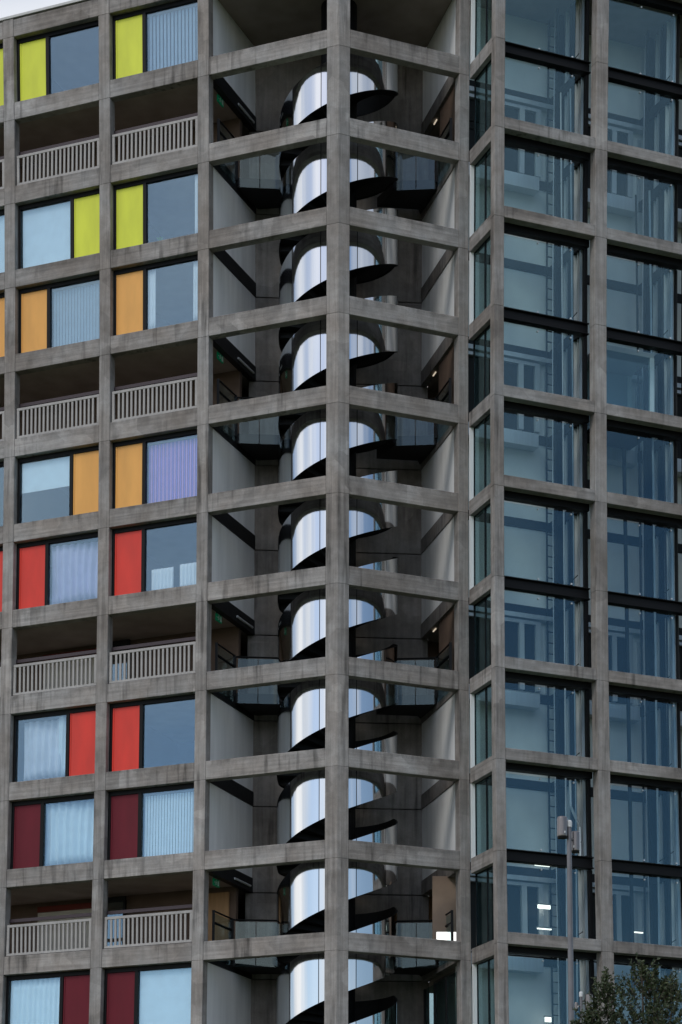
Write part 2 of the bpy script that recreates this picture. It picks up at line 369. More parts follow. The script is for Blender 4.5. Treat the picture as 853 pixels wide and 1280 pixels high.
MB().box(WL, 4.3, 4.45, 3.9, 7.49, GZ - .4, lz(0) + .04).build('core_wall', M['dark'], wing)
# deck features seen on the back walls
for r in (7, 10):
    zt = lz(r) + .05
    MB().box(WL, 8.75, 11.2, 2.52, 2.598, zt - .32, zt - .14).build('fascia', M['redband'], wing)
    MB().box(WL, 8.9, 11.2, 2.55, 2.597, zt - 2.1, zt - .325).build('wall_panel', M['cream'], wing)
    f = MB(); f.box(WL, 7.95, 8.02, 2.2, 2.3, zt - 2.2, zt - .1); f.box(WL, 8.62, 8.69, 2.2, 2.3, zt - 2.2, zt - .1); f.box(WL, 8.02, 8.62, 2.2, 2.3, zt - .25, zt - .1)
    d = f.build('door_frame', M['black'], wing)
    MB().box(WL, 8.02, 8.62, 2.24, 2.26, zt - 2.2, zt - .25).build('pane', M['pane'], d)
MB().box(WL, 4.6, 5.7, 2.54, 2.598, lz(11) + BH, lz(10) - .12).build('wall_panel', M['tan'], wing)

# ------------------------------------------------------------------ stair tower frame
for l in range(0, NL + 1):
    zt = lz(l - 1) if l else lz(0) + .60
    P = [WR(.355, 0), WR(0, 0), WL(.385, 0), WL(.385, .32), WL(.07, .36), WR(.355, .32)]
    MB().prism(P, lz(l), zt).build('column', M['column'], tower, bevel=.012)
    MB().box(WR, 3.891, 4.223, 0, .32, lz(l), zt).build('column', M['column'], tower, bevel=.012)
    MB().box(WL, .387, 4.205, .006, .30, lz(l), lz(l) + BH).build('beam', M['beam'], tower, bevel=.012)
    MB().box(WR, .357, 3.889, .006, .30, lz(l), lz(l) + BH).build('beam', M['beam'], tower, bevel=.012)
    MB().box(WT, .002, 1.548, .006, .28, lz(l) - .10, lz(l) + .36).build('beam', M['beam'], lift, bevel=.012)
MB().prism(P, GZ - .3, lz(NL) - .002).build('column', M['column'], tower)
MB().box(WR, 3.891, 4.223, 0, .32, GZ - .3, lz(NL) - .002).build('column', M['column'], tower)
MB().box(WL, 0.0, 4.2, -.03, .34, lz(0) + .602, lz(0) + .68).build('coping', M['coping'], tower)
MB().box(WR, 0.0, 4.2, -.03, .34, lz(0) + .602, lz(0) + .68).build('coping', M['coping'], tower)
LB = V((-2.60, 4.80, 0)); RB = V((2.62, 5.15, 0)); LFp = WL(4.22, .33); RFp = WR(3.93, .33)
def wallseg(p, q, t, z0, z1):
    """wall from p to q with its void-side face on the line, thickness t to the outside"""
    p, q = xy(p), xy(q); n = (q - p).normalized(); n = V((n.y, -n.x, 0)) * t
    return MB().prism([p, q, q + n, p + n], z0, z1)
# roof and back
MB().prism([WL(.1, .2), WL(4.35, .31), WL(4.35, 5.2), WR(4.35, 5.2), WR(4.3, .31), WR(.1, .2)], lz(0) + .04, lz(0) + .55).build('roof_slab', M['soffit'], tower)
for r in range(0, 13):
    z0, z1 = lz(r + 1) + .004, lz(r) - .004
    if r == 0: z1 = lz(0) + .04
    wallseg(RB + V((.2, .01, 0)), LB + V((-.2, -.02, 0)), .25, z0 + .01, z1 - .01).build('wall_panel', M['wallc'], tower, bevel=.012)
    if r not in DECK:
        wallseg(LB, LFp, .14, z0 + .45, z1).build('side_wall', M['render'], tower)
        if r == 11:
            f = MB()
            for k in (0.02, .34, .66, .97):
                p = lerp(RFp, RB, k); f.prism([p, p + V((.07, 0, 0)), p + V((.06, .14, 0)), p + V((-.01, .14, 0))], z0 + .45, z1 - .25)
            sc = f.build('lobby_screen', M['black'], tower)
            wallseg(lerp(RFp, RB, .02) + V((.3, .0, 0)), lerp(RFp, RB, .98) + V((.3, 0, 0)), .08, z0 + .42, z1 - .02).build('lobby_wall', M['room'], lift)
            for k0, k1 in ((.06, .33), (.38, .65), (.70, .96)): wallseg(lerp(RFp, RB, k0) + V((.04, 0, 0)), lerp(RFp, RB, k1) + V((.04, 0, 0)), .012, z0 + .45, z1 - .25).build('pane', M['green'], sc)
        else: wallseg(RFp, RB, .14, z0 + .45, z1).build('side_wall', M['render'], tower)
for l in range(1, 13):
    a, b = LB + V((.025, -.0, 0)), LFp + V((.03, 0, 0))
    wallseg(a, b, .20, lz(l), lz(l) + .45).build('edge_beam', M['steel'], tower)
    a, b = RFp + V((-.03, 0, 0)), RB + V((-.03, 0, 0))
    wallseg(a, b, .20, lz(l), lz(l) + .45).build('edge_beam', M['wallc'], tower)
# landings towards the street decks, with glass balustrades
CX, CYY, RD = 0.0, 2.62, 1.82
for r in sorted(DECK):
    l = r + 1; zf = lz(l) + .45
    for side in (-1, 1):
        F_, Bk = (LFp, LB) if side < 0 else (RFp, RB)
        e0 = lerp(F_, Bk, 0.52 if side < 0 else .50)                  # where the landing's free edge meets the side wall
        e1 = V((side * 1.72, e0.y + .12, 0))
        sl = [e0, e1, V((side * 1.2, 4.62, 0)), V((side * 2.5, 4.78, 0)), Bk - V((side * .05, .06, 0))]
        MB().prism(sl, zf - .30, zf).build('landing_slab', M['steel'], tower)
        z0, z1 = zf - .05, zf + 1.12
        def pole(p, q=None): return q
        g = MB(); d = (e1 - e0)
        p0, p1 = e0 + d * .03 + V((0, -.02, 0)), e1 + V((0, -.02, 0))
        hb = MB(); hb.bar(p0 + V((0, 0, z1)), p1 + V((0, 0, z1)), .028, 6, w=True)
        for q in (p0, p1): hb.prism([q + V((-.035, -.03, 0)), q + V((.035, -.03, 0)), q + V((.035, .03, 0)), q + V((-.035, .03, 0))], z0 - .2, z1)
        # along the deck opening, from the front corner to the landing
        s0 = lerp(F_, Bk, .06) + V((-side * .08, 0, 0)); s1 = lerp(F_, Bk, .47) + V((-side * .08, 0, 0))
        hb.bar(s0 + V((0, 0, z1)), s1 + V((0, 0, z1)), .028, 6, w=True); hb.bar(s0 + V((0, 0, z1 - .35)), s1 + V((0, 0, z1 - .35)), .04, 6, w=True)
        for q in (s0, s1): hb.prism([q + V((-.04, -.03, 0)), q + V((.04, -.03, 0)), q + V((.04, .03, 0)), q + V((-.04, .03, 0))], z0 - .1, z1 + .02)
        bo = hb.build('balustrade', M['black'], tower)
        def pane(p, q):
            n = (q - p).normalized(); n = V((n.y, -n.x, 0)) * .006
            MB().prism([p, q, q + n, p + n], z0 - .27, z1 - .06).build('glass_panel', M['rail'], bo)
        m_ = lerp(p0, p1, .5); fo = V((0, -.03, 0)); pane(p0 + d * .06 + fo, m_ - d * .01 + fo); pane(m_ + d * .01 + fo, p1 - d * .04 + fo)
        pane(lerp(s0, s1, .06), lerp(s0, s1, .95))
# lobby behind the right-hand side wall at deck level
for l in range(1, 13):
    MB().prism([RB + V((.2, .0, 0)), lerp(RFp, RB, .5) + V((.25, 0, 0)), WF(14.0, 3.62), WF(14.0, 6.0), V((2.9, 7.5, 0))], lz(l) + .05, lz(l) + .43).build('lobby_slab', M['soffit'], lift)
for r in sorted(DECK):
    if r != 10: wallseg(RFp + V((.05, 0, 0)), lerp(RFp, RB, .52) + V((.05, 0, 0)), .1, lz(r + 1) + .43, lz(r) + .04).build('lobby_wall', M['brown'], lift)
    MB().prism([RB + V((.0, .3, 0)), V((5.6, 6.4, 0)), V((5.6, 6.6, 0)), RB + V((0, .5, 0))], lz(r + 1) + .43, lz(r) + .05).build('lobby_wall', M['tan'] if r == 10 else M['brown'], lift)

# ------------------------------------------------------------------ mirrored spiral staircase
stair = thing('spiral_staircase', V((CX, CYY, GZ)), 'mirror polished steel spiral staircase winding up inside the open concrete corner', 'staircase')
T0, T1 = -103.0, 108.0                                # the flight; the rest of the turn is a level landing
def hel(th): return 2.7 * (th - T0) / (T1 - T0) if th <= T1 else 2.7
def cyl(th, r, z): a = math.radians(th - 90); return V((CX + r * math.cos(a), CYY + r * math.sin(a), z))   # th=0 faces the camera, positive to the right
BHT = 1.72
pan_edges = [-103, -76, -50, -17, 18, 52, 86, 108, 135, 165]
pan_edges2 = [215, 236, 257]
for k in range(1, 13):
    zb = lz(k) - 1.18 - 2.7 * 103 / 211                                   # underside of the flight at its foot
    BHT = 1.3 if k == 1 else 1.72
    def panel(t0, t1):
        t0 += .38; t1 -= .38
        n = max(3, int((t1 - t0) / 3)); b = MB()
        for i in range(n + 1):
            t = t0 + (t1 - t0) * i / n; z = zb + hel(t)
            for rr, zz in ((RD, z), (RD, z + BHT), (RD - .035, z + BHT), (RD - .035, z)): b.v.append(cyl(t, rr, zz))
        for i in range(n):
            for j in range(4): q = (j + 1) % 4; b.f.append((i * 4 + j, i * 4 + q, i * 4 + 4 + q, i * 4 + 4 + j))
        b.f.append((0, 1, 2, 3)); b.f.append(tuple(n * 4 + j for j in (3, 2, 1, 0)))
        o = b.build('mirror_panel', M['mirror'], stair)
        o.data.materials.append(M['steel'])
        for p in o.data.polygons:
            p.use_smooth = True
            c = p.center + base_of(stair); rad = math.hypot(c.x - CX, c.y - CYY)
            if rad < RD - .012 or abs(p.normal.z) > .5: p.material_index = 1; 
        try: o.data.set_sharp_from_angle(angle=math.radians(40))
        except Exception: pass
    for a, b in zip(pan_edges[:-1], pan_edges[1:]): panel(a, b)
    if k > 1:
        for a, b in zip(pan_edges2[:-1], pan_edges2[1:]): panel(a, b)
    # treads: wedge steps with a stepped underside
    n = 15
    for i in range(n):
        t0, t1 = T0 + (T1 - T0) * i / n, T0 + (T1 - T0) * (i + 1) / n
        z = zb + 2.7 * (i + .9) / n; b = MB(); lo, hi = [], []
        ring = [cyl(t0, .56, 0), cyl(t0, RD - .04, 0), cyl((t0 + t1) / 2, RD - .04, 0), cyl(t1 + 1.0, RD - .04, 0), cyl(t1 + 1.0, .56, 0)]
        b.hexa([p + V((0, 0, z + .02)) for p in ring], [p + V((0, 0, z + .26)) for p in ring], False)
        b.build('tread', M['steel'], stair)
    b = MB(); angs = [T1 + (360 + T0 - T1) * i / 8 for i in range(9)]
    ring = [cyl(t, RD - .04, 0) for t in angs] + [cyl(t, .56, 0) for t in reversed(angs)]
    b.hexa([p + V((0, 0, zb + 2.72)) for p in ring], [p + V((0, 0, zb + 2.95)) for p in ring], False)
    if k > 1: b.build('landing', M['steel'], stair)
b = MB(); b.lathe((CX, CYY, 0), [(.55, GZ - .2), (.55, lz(0) + .03)], 24); b.build('core_column', M['black'], stair, smooth=False)

# ------------------------------------------------------------------ lift tower
def on_f(px, py, d):
    """point on the plane at depth d behind the lift tower front, under pixel px,py; returns s,z"""
    o = V((0, -DIST, 0)); q = at(px, py, 0) - o; n = WF.n; k = ((WF.o + n * d) - o).dot(n) / q.dot(n); p = o + q * k
    return (p - WF.o).dot(WF.t) , p.z
DF = 0.21
FB = [(.3226, 3.344), (3.742, 6.764), (7.16, 10.18), (10.58, 13.60)]
FC = [(3.344, 3.742), (6.764, 7.16), (10.18, 10.58), (13.60, 14.0)]
for l in range(0, NL + 1):
    zt = lz(l - 1) + DF if l else lz(0) + .60
    P5 = [WT(1.55, 0), A0, WF(.3226, 0), WF(.3226, .28), WT(1.55, .27)]
    MB().prism(P5, lz(l) + DF, zt).build('column', M['column'], lift, bevel=.012)
    for a, b in FC:
        MB().box(WF, a, b, 0, .34, lz(l) + DF, zt).build('column', M['column'], lift, bevel=.012)
    for a, b in FB:
        if l in DECK:
            # rolled steel beam: two flanges and a web
            i = MB(); z = lz(l) + DF
            i.box(WF, a, b, .34, .58, z + .14, z + .175); i.box(WF, a, b, .34, .58, z - .175, z - .14); i.box(WF, a, b, .43, .47, z - .14, z + .14)
            i.build('steel_beam', M['black'], lift, bevel=.01)
        else:
            MB().box(WF, a + .002, b - .002, .006, .30, lz(l) + DF, lz(l) + DF + .35).build('beam', M['beam'], lift, bevel=.012)
            MB().box(WF, a + .002, b - .002, .36, .60, lz(l) + DF - .17, lz(l) + DF + .16).build('steel_beam', M['black'], lift)
MB().prism(P5, GZ - .3, lz(NL) + DF - .002).build('column', M['column'], lift)
for a, b in FC: MB().box(WF, a, b, 0, .34, GZ - .3, lz(NL) + DF - .002).build('column', M['column'], lift)
MB().prism([A0, WF(14.0, 0), WF(14.0, 4.4), RB + V((.3, 0, 0)), WR(4.2, .4)], lz(0) + .25, lz(0) + .59).build('roof_slab', M['soffit'], lift)
MB().box(WF, 3.3, 14.2, 6.6, 6.8, GZ - .4, lz(0) + .5).build('rear_wall', M['wallc'], lift)
MB().box(WF, 14.0, 14.2, .1, 6.6, GZ - .4, lz(0) + .5).build('end_wall', M['wallc'], lift)
DB = 2.85                                               # shaft back wall
bolt = local_mesh('bolt', M['silver'], lambda b: b.bar((0, -.025, 0), (0, .02, 0), .028, 8))
for r in range(0, 13):
    zb, zt = lz(r + 1) + DF, lz(r) + DF
    for k, (a, b) in enumerate(FB):
        x0 = a - .25 if k == 0 else a - .2
        MB().box(WF, x0, b + .21, DB, DB + .12, zb + .29, zt).build('shaft_wall', M['shaft'], lift)
        MB().box(WF, x0, b + .155, DB - .05, DB + .12, zb + .02, zb + .288).build('floor_edge', M['steel'], lift)
        # glass screen with point fixings
        ga, gb = a - .05, b - .46
        p = MB().box(WF, ga, gb, .50, .515, zb + .18, zt - (.19 if r in DECK else .26)).build('glass_screen', M['screen'], lift)
        for z in (zb + .27, zt - .32) if k < 2 else ():
            for s in (ga + .16, (ga + gb) / 2 + .1, gb - .1):
                place('bolt', bolt, p, warp(WF(s, .49, z)), WF.ang)
        # partition between the shafts: mesh panel, posts, rails, bracket
        sx = b + (.16 if k == 0 else -.12)
        MB().box(WF, sx, sx + .05, .9, DB, zb + .02, zt - .02).build('mesh_panel', M['mesh'], lift)
        MB().box(WF, sx - .22, sx - .002, .75, DB - .01, zb + .0, zb + .30).build('bracket_beam', M['steel'], lift)
        for d, w, mm, p in ((2.60, .05, 'steel', .10), (2.26, .09, 'steel', .14), (2.02, .035, 'blindw', .10), (1.78, .05, 'silver', .12), (1.62, .035, 'steel', .16), (1.45, .07, 'steel', .12), (1.28, .04, 'blindw', .14), (1.10, .05, 'silver', .10), (.92, .045, 'blindg', .12), (.76, .03, 'steel', .09))[:10 if k < 2 else 1]:
            MB().box(WF, sx - p - w, sx - .06, d, d + w, zb + .302, zt - .002).build('guide_rail', M[mm], lift)
        for q in (.95, 1.75) if k < 2 else ():
            MB().box(WF, sx - .058, sx - .003, .9, DB - .02, zb + q, zb + q + .05).build('bracket_rail', M['steel'], lift)
        MB().bar(WF(sx - .44, 2.0, zb + .02), WF(sx - .44, 2.0, zt), .04, 8, w=True).build('service_pipe', M['steel'], lift)
        MB().bar(WF(sx - .42, 2.2, zb + .0), WF(sx - .42, 2.2, zt), .022, 6, w=True).build('cable_conduit', M['silver'], lift)
        MB().box(WF, b - .13, b - .03, .42, .56, zb + .18, zt - .2).build('end_post', M['black'], lift)
        q = MB(); q.bar(WF(sx - .25, .95, zb + .75), WF(sx - .25, 2.3, zb + .55), .014, 5, w=True); q.build('brace_rod', M['black'], lift)
    # ladder on the first shaft's back corner
    sx = FB[0][1] + .1; lad = MB()
    for e in (-.36, -.06): lad.box(WF, sx + e, sx + e + .045, DB - .22, DB - .18, zb, zt)
    for i in range(8): lad.box(WF, sx - .315, sx - .06, DB - .215, DB - .185, zb + (i + .5) * H / 8, zb + (i + .5) * H / 8 + .03)
    lad.build('ladder', M['steel'], lift)
    # side glazing of the return
    z0, z1 = lz(r + 1) + .30, lz(r) - .06
    f = MB(); f.box(WT, .80, .86, .15, .20, z0, z1); f.box(WT, .005, 1.55, .15, .20, z1 - .06, z1); f.box(WT, .005, .05, .15, .20, z0, z1 - .06)
    w = f.build('side_window', M['black'], lift)
    MB().box(WT, .051, .798, .165, .175, z0, z1 - .06).build('pane', M['green'], w)
    MB().box(WT, .862, 1.549, .165, .175, z0, z1 - .06).build('pane', M['green'], w)
    if r not in DECK:
        MB().box(WT, .005, .06, .02, .14, lz(r + 1) + .36, lz(r) - .10).build('wall_strip', M['render'], lift)
    if r in DECK:
        for k, (a, b) in enumerate(FB):
            zf = zb + .34
            ya = 1563 - 41.8 * zf
            j0, j1 = (on_f(649, 640, DB)[0], on_f(669.5, 640, DB)[0]) if k == 0 else (on_f(764, 640, DB)[0] + 3.42 * (k - 1), on_f(784, 640, DB)[0] + 3.42 * (k - 1))
            f = MB()
            for c in (j0, j1): f.box(WF, c - .085, c + .085, DB - .16, DB - .001, zf, zf + 2.05)
            f.box(WF, a - .2, j1 + .085, DB - .16, DB - .001, zf + 2.052, zf + 2.16)
            d = f.build('lift_door', M['silver'], lift)
            MB().box(WF, j0 + .086, j1 - .086, DB - .07, DB - .003, zf, zf + 2.05).build('door_leaf', M['steel'], d)
            MB().box(WF, a - .2, j0 - .086, DB - .05, DB - .003, zf, zf + 2.05).build('door_leaf', M['steel'], d)
            MB().box(WF, j1 + .3, j1 + .42, DB - .05, DB - .002, zf, zf + 2.0).build('door_side_panel', M['silver'], lift)
            e1 = j1 - .1 if k == 0 else j1 + .15
            MB().box(WF, a - .2, e1, DB - .42, DB - .052, zb - .26, zb + .16).build('door_sill', M['silver'], lift)
            MB().box(WF, a - .2, j1 + .5, DB - .24, DB - .001, zf + 2.2, zf + 2.34).build('door_header', M['silver'], lift)
for z in (0.9, 1.15):
    MB().bar(WF(.3, DB - .06, lz(1) + DF - z - .1), WF(2.6, DB - .06, lz(1) + DF - z - .1), .035, 6, w=True).build('wall_rail', M['steel'], lift)
    MB().bar(WF(3.6, DB - .06, lz(1) + DF - z - .1), WF(5.4, DB - .06, lz(1) + DF - z - .1), .035, 6, w=True).build('wall_rail', M['steel'], lift)
q = MB(); zt = lz(9) + DF
for a, b in (((2.95, 1.0, -.1), (2.95, 1.0, -.9)), ((2.95, 1.0, -.9), (3.25, 1.0, -1.5)), ((3.25, 1.0, -1.5), (3.25, 1.0, -2.6))):
    q.bar(WF(a[0], a[1], zt + a[2]), WF(b[0], b[1], zt + b[2]), .04, 6, w=True)
q.build('service_pipe', M['silver'], lift)
q = MB()
s0 = on_f(780, 700, 1.5)[0]; q.box(WF, s0, s0 + .09, 1.5, 1.58, lz(13), lz(5)); q.build('cable_tray', M['steel'], lift)
for px, d, m in ((795, 1.6, 'steel'), (812, 1.2, 'blindg'), (826, 1.0, 'steel')):
    s0 = on_f(px, 700, d)[0]; MB().bar(WF(s0, d, lz(13)), WF(s0, d, lz(2)), .032, 8, w=True).build('service_pipe', M[m], lift)
for px, d, m in ((700, 1.6, 'silver'), (712, 1.3, 'blindg')):
    s0 = on_f(px, 700, d)[0]; MB().bar(WF(s0, d, lz(13)), WF(s0, d, lz(1)), .026, 8, w=True).build('service_pipe', M[m], lift)
cb = MB().box(WF, 4.35, 4.95, DB - .3, DB - .01, lz(6) + DF + 1.1, lz(6) + DF + 1.75).build('control_box', M['steel'], lift)
MB().box(WF, 4.6, 4.74, DB - .305, DB - .301, lz(6) + DF + 1.3, lz(6) + DF + 1.42).build('warning_notice', M['yellowsign'], cb)

# lift car in the second shaft
zc = lz(5) + DF + .25
car = thing('lift_car', WF(5.0, 1.9, zc), 'glass lift car with pale steel uprights stopped behind the right-hand glass screen', 'lift car')
f = MB()
for s in (4.05, 5.75):
    for d in (.9, 2.3): f.box(WF, s, s + .14, d, d + .1, zc, zc + 2.2)
f.build('car_frame', M['blindw'], car)
MB().box(WF, 4.05, 5.88, 0.9, 2.4, zc - .12, zc - .001).build('car_floor', M['steel'], car)
MB().box(WF, 4.05, 5.88, 0.9, 2.4, zc + 2.201, zc + 2.35).build('car_roof', M['silver'], car)
MB().box(WF, 4.18, 5.75, 0.93, 0.945, zc, zc + 2.2).build('glass_panel', M['rail'], car)
MB().box(WF, 4.18, 5.75, 2.31, 2.34, zc, zc + 2.2).build('back_panel', M['blindg'], car)
MB().bar(WF(4.18, 1.1, zc + .55), WF(5.75, 1.1, zc + .5), .025, 6, w=True).build('handrail', M['silver'], car)

# ------------------------------------------------------------------ curtains and blinds
BAYN = {0: 'right-hand', 1: 'left-hand'}
def cloth(name, r, bay, f0, f1, z0f, z1f, folds, amp, m, label, cat, swag=0.0, dep=.32, m2=None, seed=0):
    g0, g1, zb, zt = WINS[r, bay]; rnd = random.Random(seed + r * 7 + bay)
    # fractions run from screen left (large s) to screen right
    sL, sR = g1 - (g1 - g0) * f0, g1 - (g1 - g0) * f1
    n = max(8, int(folds * 6)); nv = 7; b = MB(); ph = [rnd.uniform(-.6, .6) for _ in range(int(folds) + 3)]
    off = base = None
    for i in range(n + 1):
        u = i / n; q = u * folds; w = math.sin(2 * PI * q + ph[int(q)] * .7) * amp
        for j in range(nv):
            v = j / (nv - 1); z = zb + (zt - zb) * (z0f + (z1f - z0f) * v)
            sg = swag * math.sin(PI * u) * (1 - v) * 0.35
            b.v.append(warp(WL(sL + (sR - sL) * u + math.sin(v * 3 + q) * swag * .12, dep + w * (.5 + .5 * (1 - v)) + swag * .3 * math.sin(5 * u + 4 * v), z + sg)))
    for i in range(n):
        for j in range(nv - 1): a = i * nv + j; b.f.append((a, a + nv, a + nv + 1, a + 1))
    # back layer gives the cloth its thickness
    k = len(b.v); b.v += [p + WL.n * .006 for p in b.v[:k]]; b.f += [tuple(x + k for x in f[::-1]) for f in b.f]
    for i in range(n):
        a = i * nv; c = a + nv; b.f.append((a, a + k, c + k, c)); a += nv - 1; c += nv - 1; b.f.append((a, c, c + k, a + k))
    for a in range(nv - 1): b.f.append((a, a + 1, a + 1 + k, a + k)); e = n * nv + a; b.f.append((e, e + k, e + k + 1, e + 1))
    o = b.build(name, m, None, smooth=amp > .012); return tag(o, label, cat)
def vblind(r, bay, mats, nsl, label, wd=.72):
    """vertical blind: slats turned a little, hung from a head rail; one mesh (each slat is about 3 px)"""
    g0, g1, zb, zt = WINS[r, bay]; o = None
    top = MB().box(WL, g0 + .02, g1 - .02, .33, .39, zt - .07, zt - .01).build('vertical_blind', M['white'])
    tag(top, label, 'blind')
    for mi, m in enumerate(mats):
        b = MB()
        for i in range(nsl):
            if i % len(mats) != mi: continue
            c = g0 + .03 + (g1 - g0 - .06) * (i + .5) / nsl; h = (g1 - g0 - .06) / nsl * .5
            p, q = WL(c - h * wd, .352), WL(c + h * wd, .366)
            n = (q - p).normalized(); n = V((n.y, -n.x, 0)) * .003
            b.prism([p, q, q + n, p + n], zb + .03, zt - .075)
        b.build('slats', m, top)['kind'] = 'stuff'
vblind(0, 0, [M['blindg']], 14, 'pale blue vertical blind in the window beside the top right yellow panel')
cloth('roller_blind', 2, 1, 0, 1, 0, 1, 1, .004, M['net'], 'pale roller blind fully down in the left-hand window beside the yellow panel', 'blind')
cloth('curtain', 2, 0, .90, 1, 0, 1, 2, .03, M['blindw'], 'narrow white curtain drawn aside at the right edge of the lower right yellow-panel window', 'curtain')
cloth('curtain', 3, 0, 0, .15, 0, 1, 3, .03, M['blindw'], 'white curtain drawn to the left side of the window beside the right-hand light orange panel', 'curtain')
cloth('curtain', 3, 0, .87, 1, 0, 1, 3, .03, M['blindw'], 'white curtain drawn to the right side of the window beside the right-hand light orange panel', 'curtain')
vblind(3, 1, [M['blindg']], 16, 'grey vertical blind in the left-hand window of the upper orange-panel row', .93)
vblind(5, 0, [M['blindp'], M['blindv']], 26, 'purple and pink striped blind beside the right-hand orange panel', .95)
cloth('roller_blind', 5, 1, 0, 1, .52, 1, 1, .004, M['net'], 'pale roller blind half lowered in the left-hand window of the lower orange-panel row', 'blind')
cloth('curtain', 6, 1, .02, .98, 0, .97, 7, .085, M['blindl'], 'lilac curtain hanging in loose folds beside the left-hand upper red panel', 'curtain', swag=.16, dep=.40)
cloth('curtain', 6, 0, .10, .52, 0.0, .36, 6, .035, M['blindw'], 'short white cafe curtain, left one of the pair beside the upper right red panel', 'curtain')
cloth('curtain', 6, 0, .64, 1, 0.0, .38, 5, .035, M['blindw'], 'short white cafe curtain, right one of the pair beside the upper right red panel', 'curtain')
cloth('curtain', 8, 1, .10, .82, 0.02, .97, 5, .09, M['sheet'], 'white sheet pinned up in sagging folds beside the lower left red panel', 'curtain', swag=.12, dep=.46)
cloth('curtain', 8, 1, .80, 1, 0, 1, 2, .05, M['net'], 'pale green cloth hanging beside the sagging white sheet', 'curtain', swag=.1, dep=.40)
cloth('curtain', 9, 1, .0, 1, 0, 1, 7, .08, M['net'], 'pale net curtain in tall folds beside the left-hand upper maroon panel', 'curtain', swag=.10, dep=.40)
vblind(9, 0, [M['net']], 18, 'pale blue vertical blind beside the upper right maroon panel', .9)
cloth('curtain', 11, 1, 0, 1, 0, 1, 10, .04, M['net'], 'straight pale net curtain beside the lowest left maroon panel', 'curtain')
cloth('roller_blind', 11, 0, 0, 1, 0, 1, 1, .004, M['net'], 'plain pale roller blind beside the lowest right maroon panel', 'blind')
# far-left bay, only a sliver in view
cloth('roller_blind', 2, 2, 0, 1, 0, 1, 1, .004, M['net'], 'pale blind in the window cut off by the left edge beside a yellow panel', 'blind')
# pot plant on a sill
g0, g1, zb, zt = WINS[2, 0]
pl = thing('pot_plant', warp(WL(g1 - .38, .42, zb)), 'small bright green plant on the sill of the lower right yellow-panel window', 'plant')
c = base_of(pl); MB().lathe(c, [(.06, 0), (.085, .12)], 10).build('pot', M['cream'], pl)
b = MB()
for i in range(60):
    a, e = random.uniform(0, 2 * PI), random.uniform(.2, 1.4); L_ = random.uniform(.08, .2); d = V((math.cos(a) * math.cos(e), math.sin(a) * math.cos(e), math.sin(e)))
    o = c + V((0, 0, .12)); s = d.orthogonal().normalized() * .018; k = len(b.v); b.v += [o + d * L_ * .4, o + d * L_ * .7 + s, o + d * L_, o + d * L_ * .7 - s]; b.f.append((k, k + 1, k + 2, k + 3))
b.build('leaves', mat('plant_leaf', (.18, .42, .06), .5), pl)
# small white things on a sill
g0, g1, zb, zt = WINS[3, 0]
b = MB(); b.lathe(warp(WL(g0 + .85, .45, zb)), [(.02, 0), (.12, .02), (.16, .07), (.15, .075)], 12); tag(b.build('bowl', M['blindw']), 'white bowl on the sill of the window beside the right-hand light orange panel', 'bowl')

# ------------------------------------------------------------------ exit signs, light fittings
WHICH = {1: ('topmost', 'level with the top balconies'), 4: ('second from top', 'level with the second row of balconies'), 7: ('third from top', 'level with the third row of balconies'), 10: ('lowest', 'beside the tan wall at the lowest balconies')}
for r in sorted(DECK):
    zt = lz(r) - .03; d0, d1 = 1.02, 1.42; s = 4.385
    t = thing('exit_sign', warp(WL(s, 1.22, zt)), f'green exit sign with running figure, {WHICH[r][0]}, {WHICH[r][1]}', 'sign', 'exit signs at the ends of the decks')
    b = MB(); b.box(WL, s, s + .04, d0, d1, zt - .21, zt); b.build('sign_board', M['signg'], t)
    b = MB(); x = s - .004
    b.box(WL, x, s - .001, d0 + .27, d0 + .36, zt - .18, zt - .03)                               # doorway
    b.box(WL, x, s - .001, d0 + .155, d0 + .19, zt - .065, zt - .03)                             # head
    b.box(WL, x, s - .001, d0 + .145, d0 + .185, zt - .125, zt - .072)                           # body
    b.box(WL, x, s - .001, d0 + .185, d0 + .235, zt - .105, zt - .088); b.box(WL, x, s - .001, d0 + .10, d0 + .145, zt - .10, zt - .084)
    b.box(WL, x, s - .001, d0 + .175, d0 + .225, zt - .15, zt - .13); b.box(WL, x, s - .001, d0 + .10, d0 + .155, zt - .165, zt - .14)
    b.box(WL, x, s - .001, d0 + .03, d0 + .08, zt - .115, zt - .095)
    b.build('pictogram', M['signw'], t)
    for d in (d0 + .06, d1 - .06): MB().box(WL, s + .01, s + .03, d - .01, d + .01, zt, lz(r) + .05).build('hanger', M['black'], t)
    # unlit tube under the black edge beam, lit one under the right edge beam
    a, q = lerp(LFp, LB, .55) + V((.05, 0, 0)), lerp(LFp, LB, .92) + V((.05, 0, 0))
    o = MB().bar(a + V((0, 0, lz(r) + .16)), q + V((0, 0, lz(r) + .16)), .035, 8, w=True).build('tube_light', M['tube'])
    tag(o, f'grey unlit tube light left of the staircase, {WHICH[r][0]} of four', 'light', 'tube lights by the stair landings')
    if r != 7 or True:
        a, q = lerp(RFp, RB, .66) + V((.10, 0, 0)), lerp(RFp, RB, .74) + V((.10, 0, 0))
        o = MB().bar(a + V((0, 0, lz(r) - .04)), q + V((0, 0, lz(r) - .04)), .022, 8, w=True).build('tube_light', M['lamp_dim'])
        tag(o, f'short lit lamp right of the staircase, {WHICH[r][0]} of four', 'light', 'lamps by the right-hand landings')
def ceil_light(a0, a1, d, z, label, h=.05, dd=.06):
    t = thing('ceiling_light', warp(WF((a0 + a1) / 2, d, z)), label, 'light', 'lights inside the lift tower')
    MB().box(WF, a0, a1, d, d + dd, z, z + h).build('diffuser', M['lamp_on'], t); MB().box(WF, a0 - .03, a1 + .03, d - .01, d + dd + .01, z + h + .001, z + h + .04).build('housing', M['white'], t)
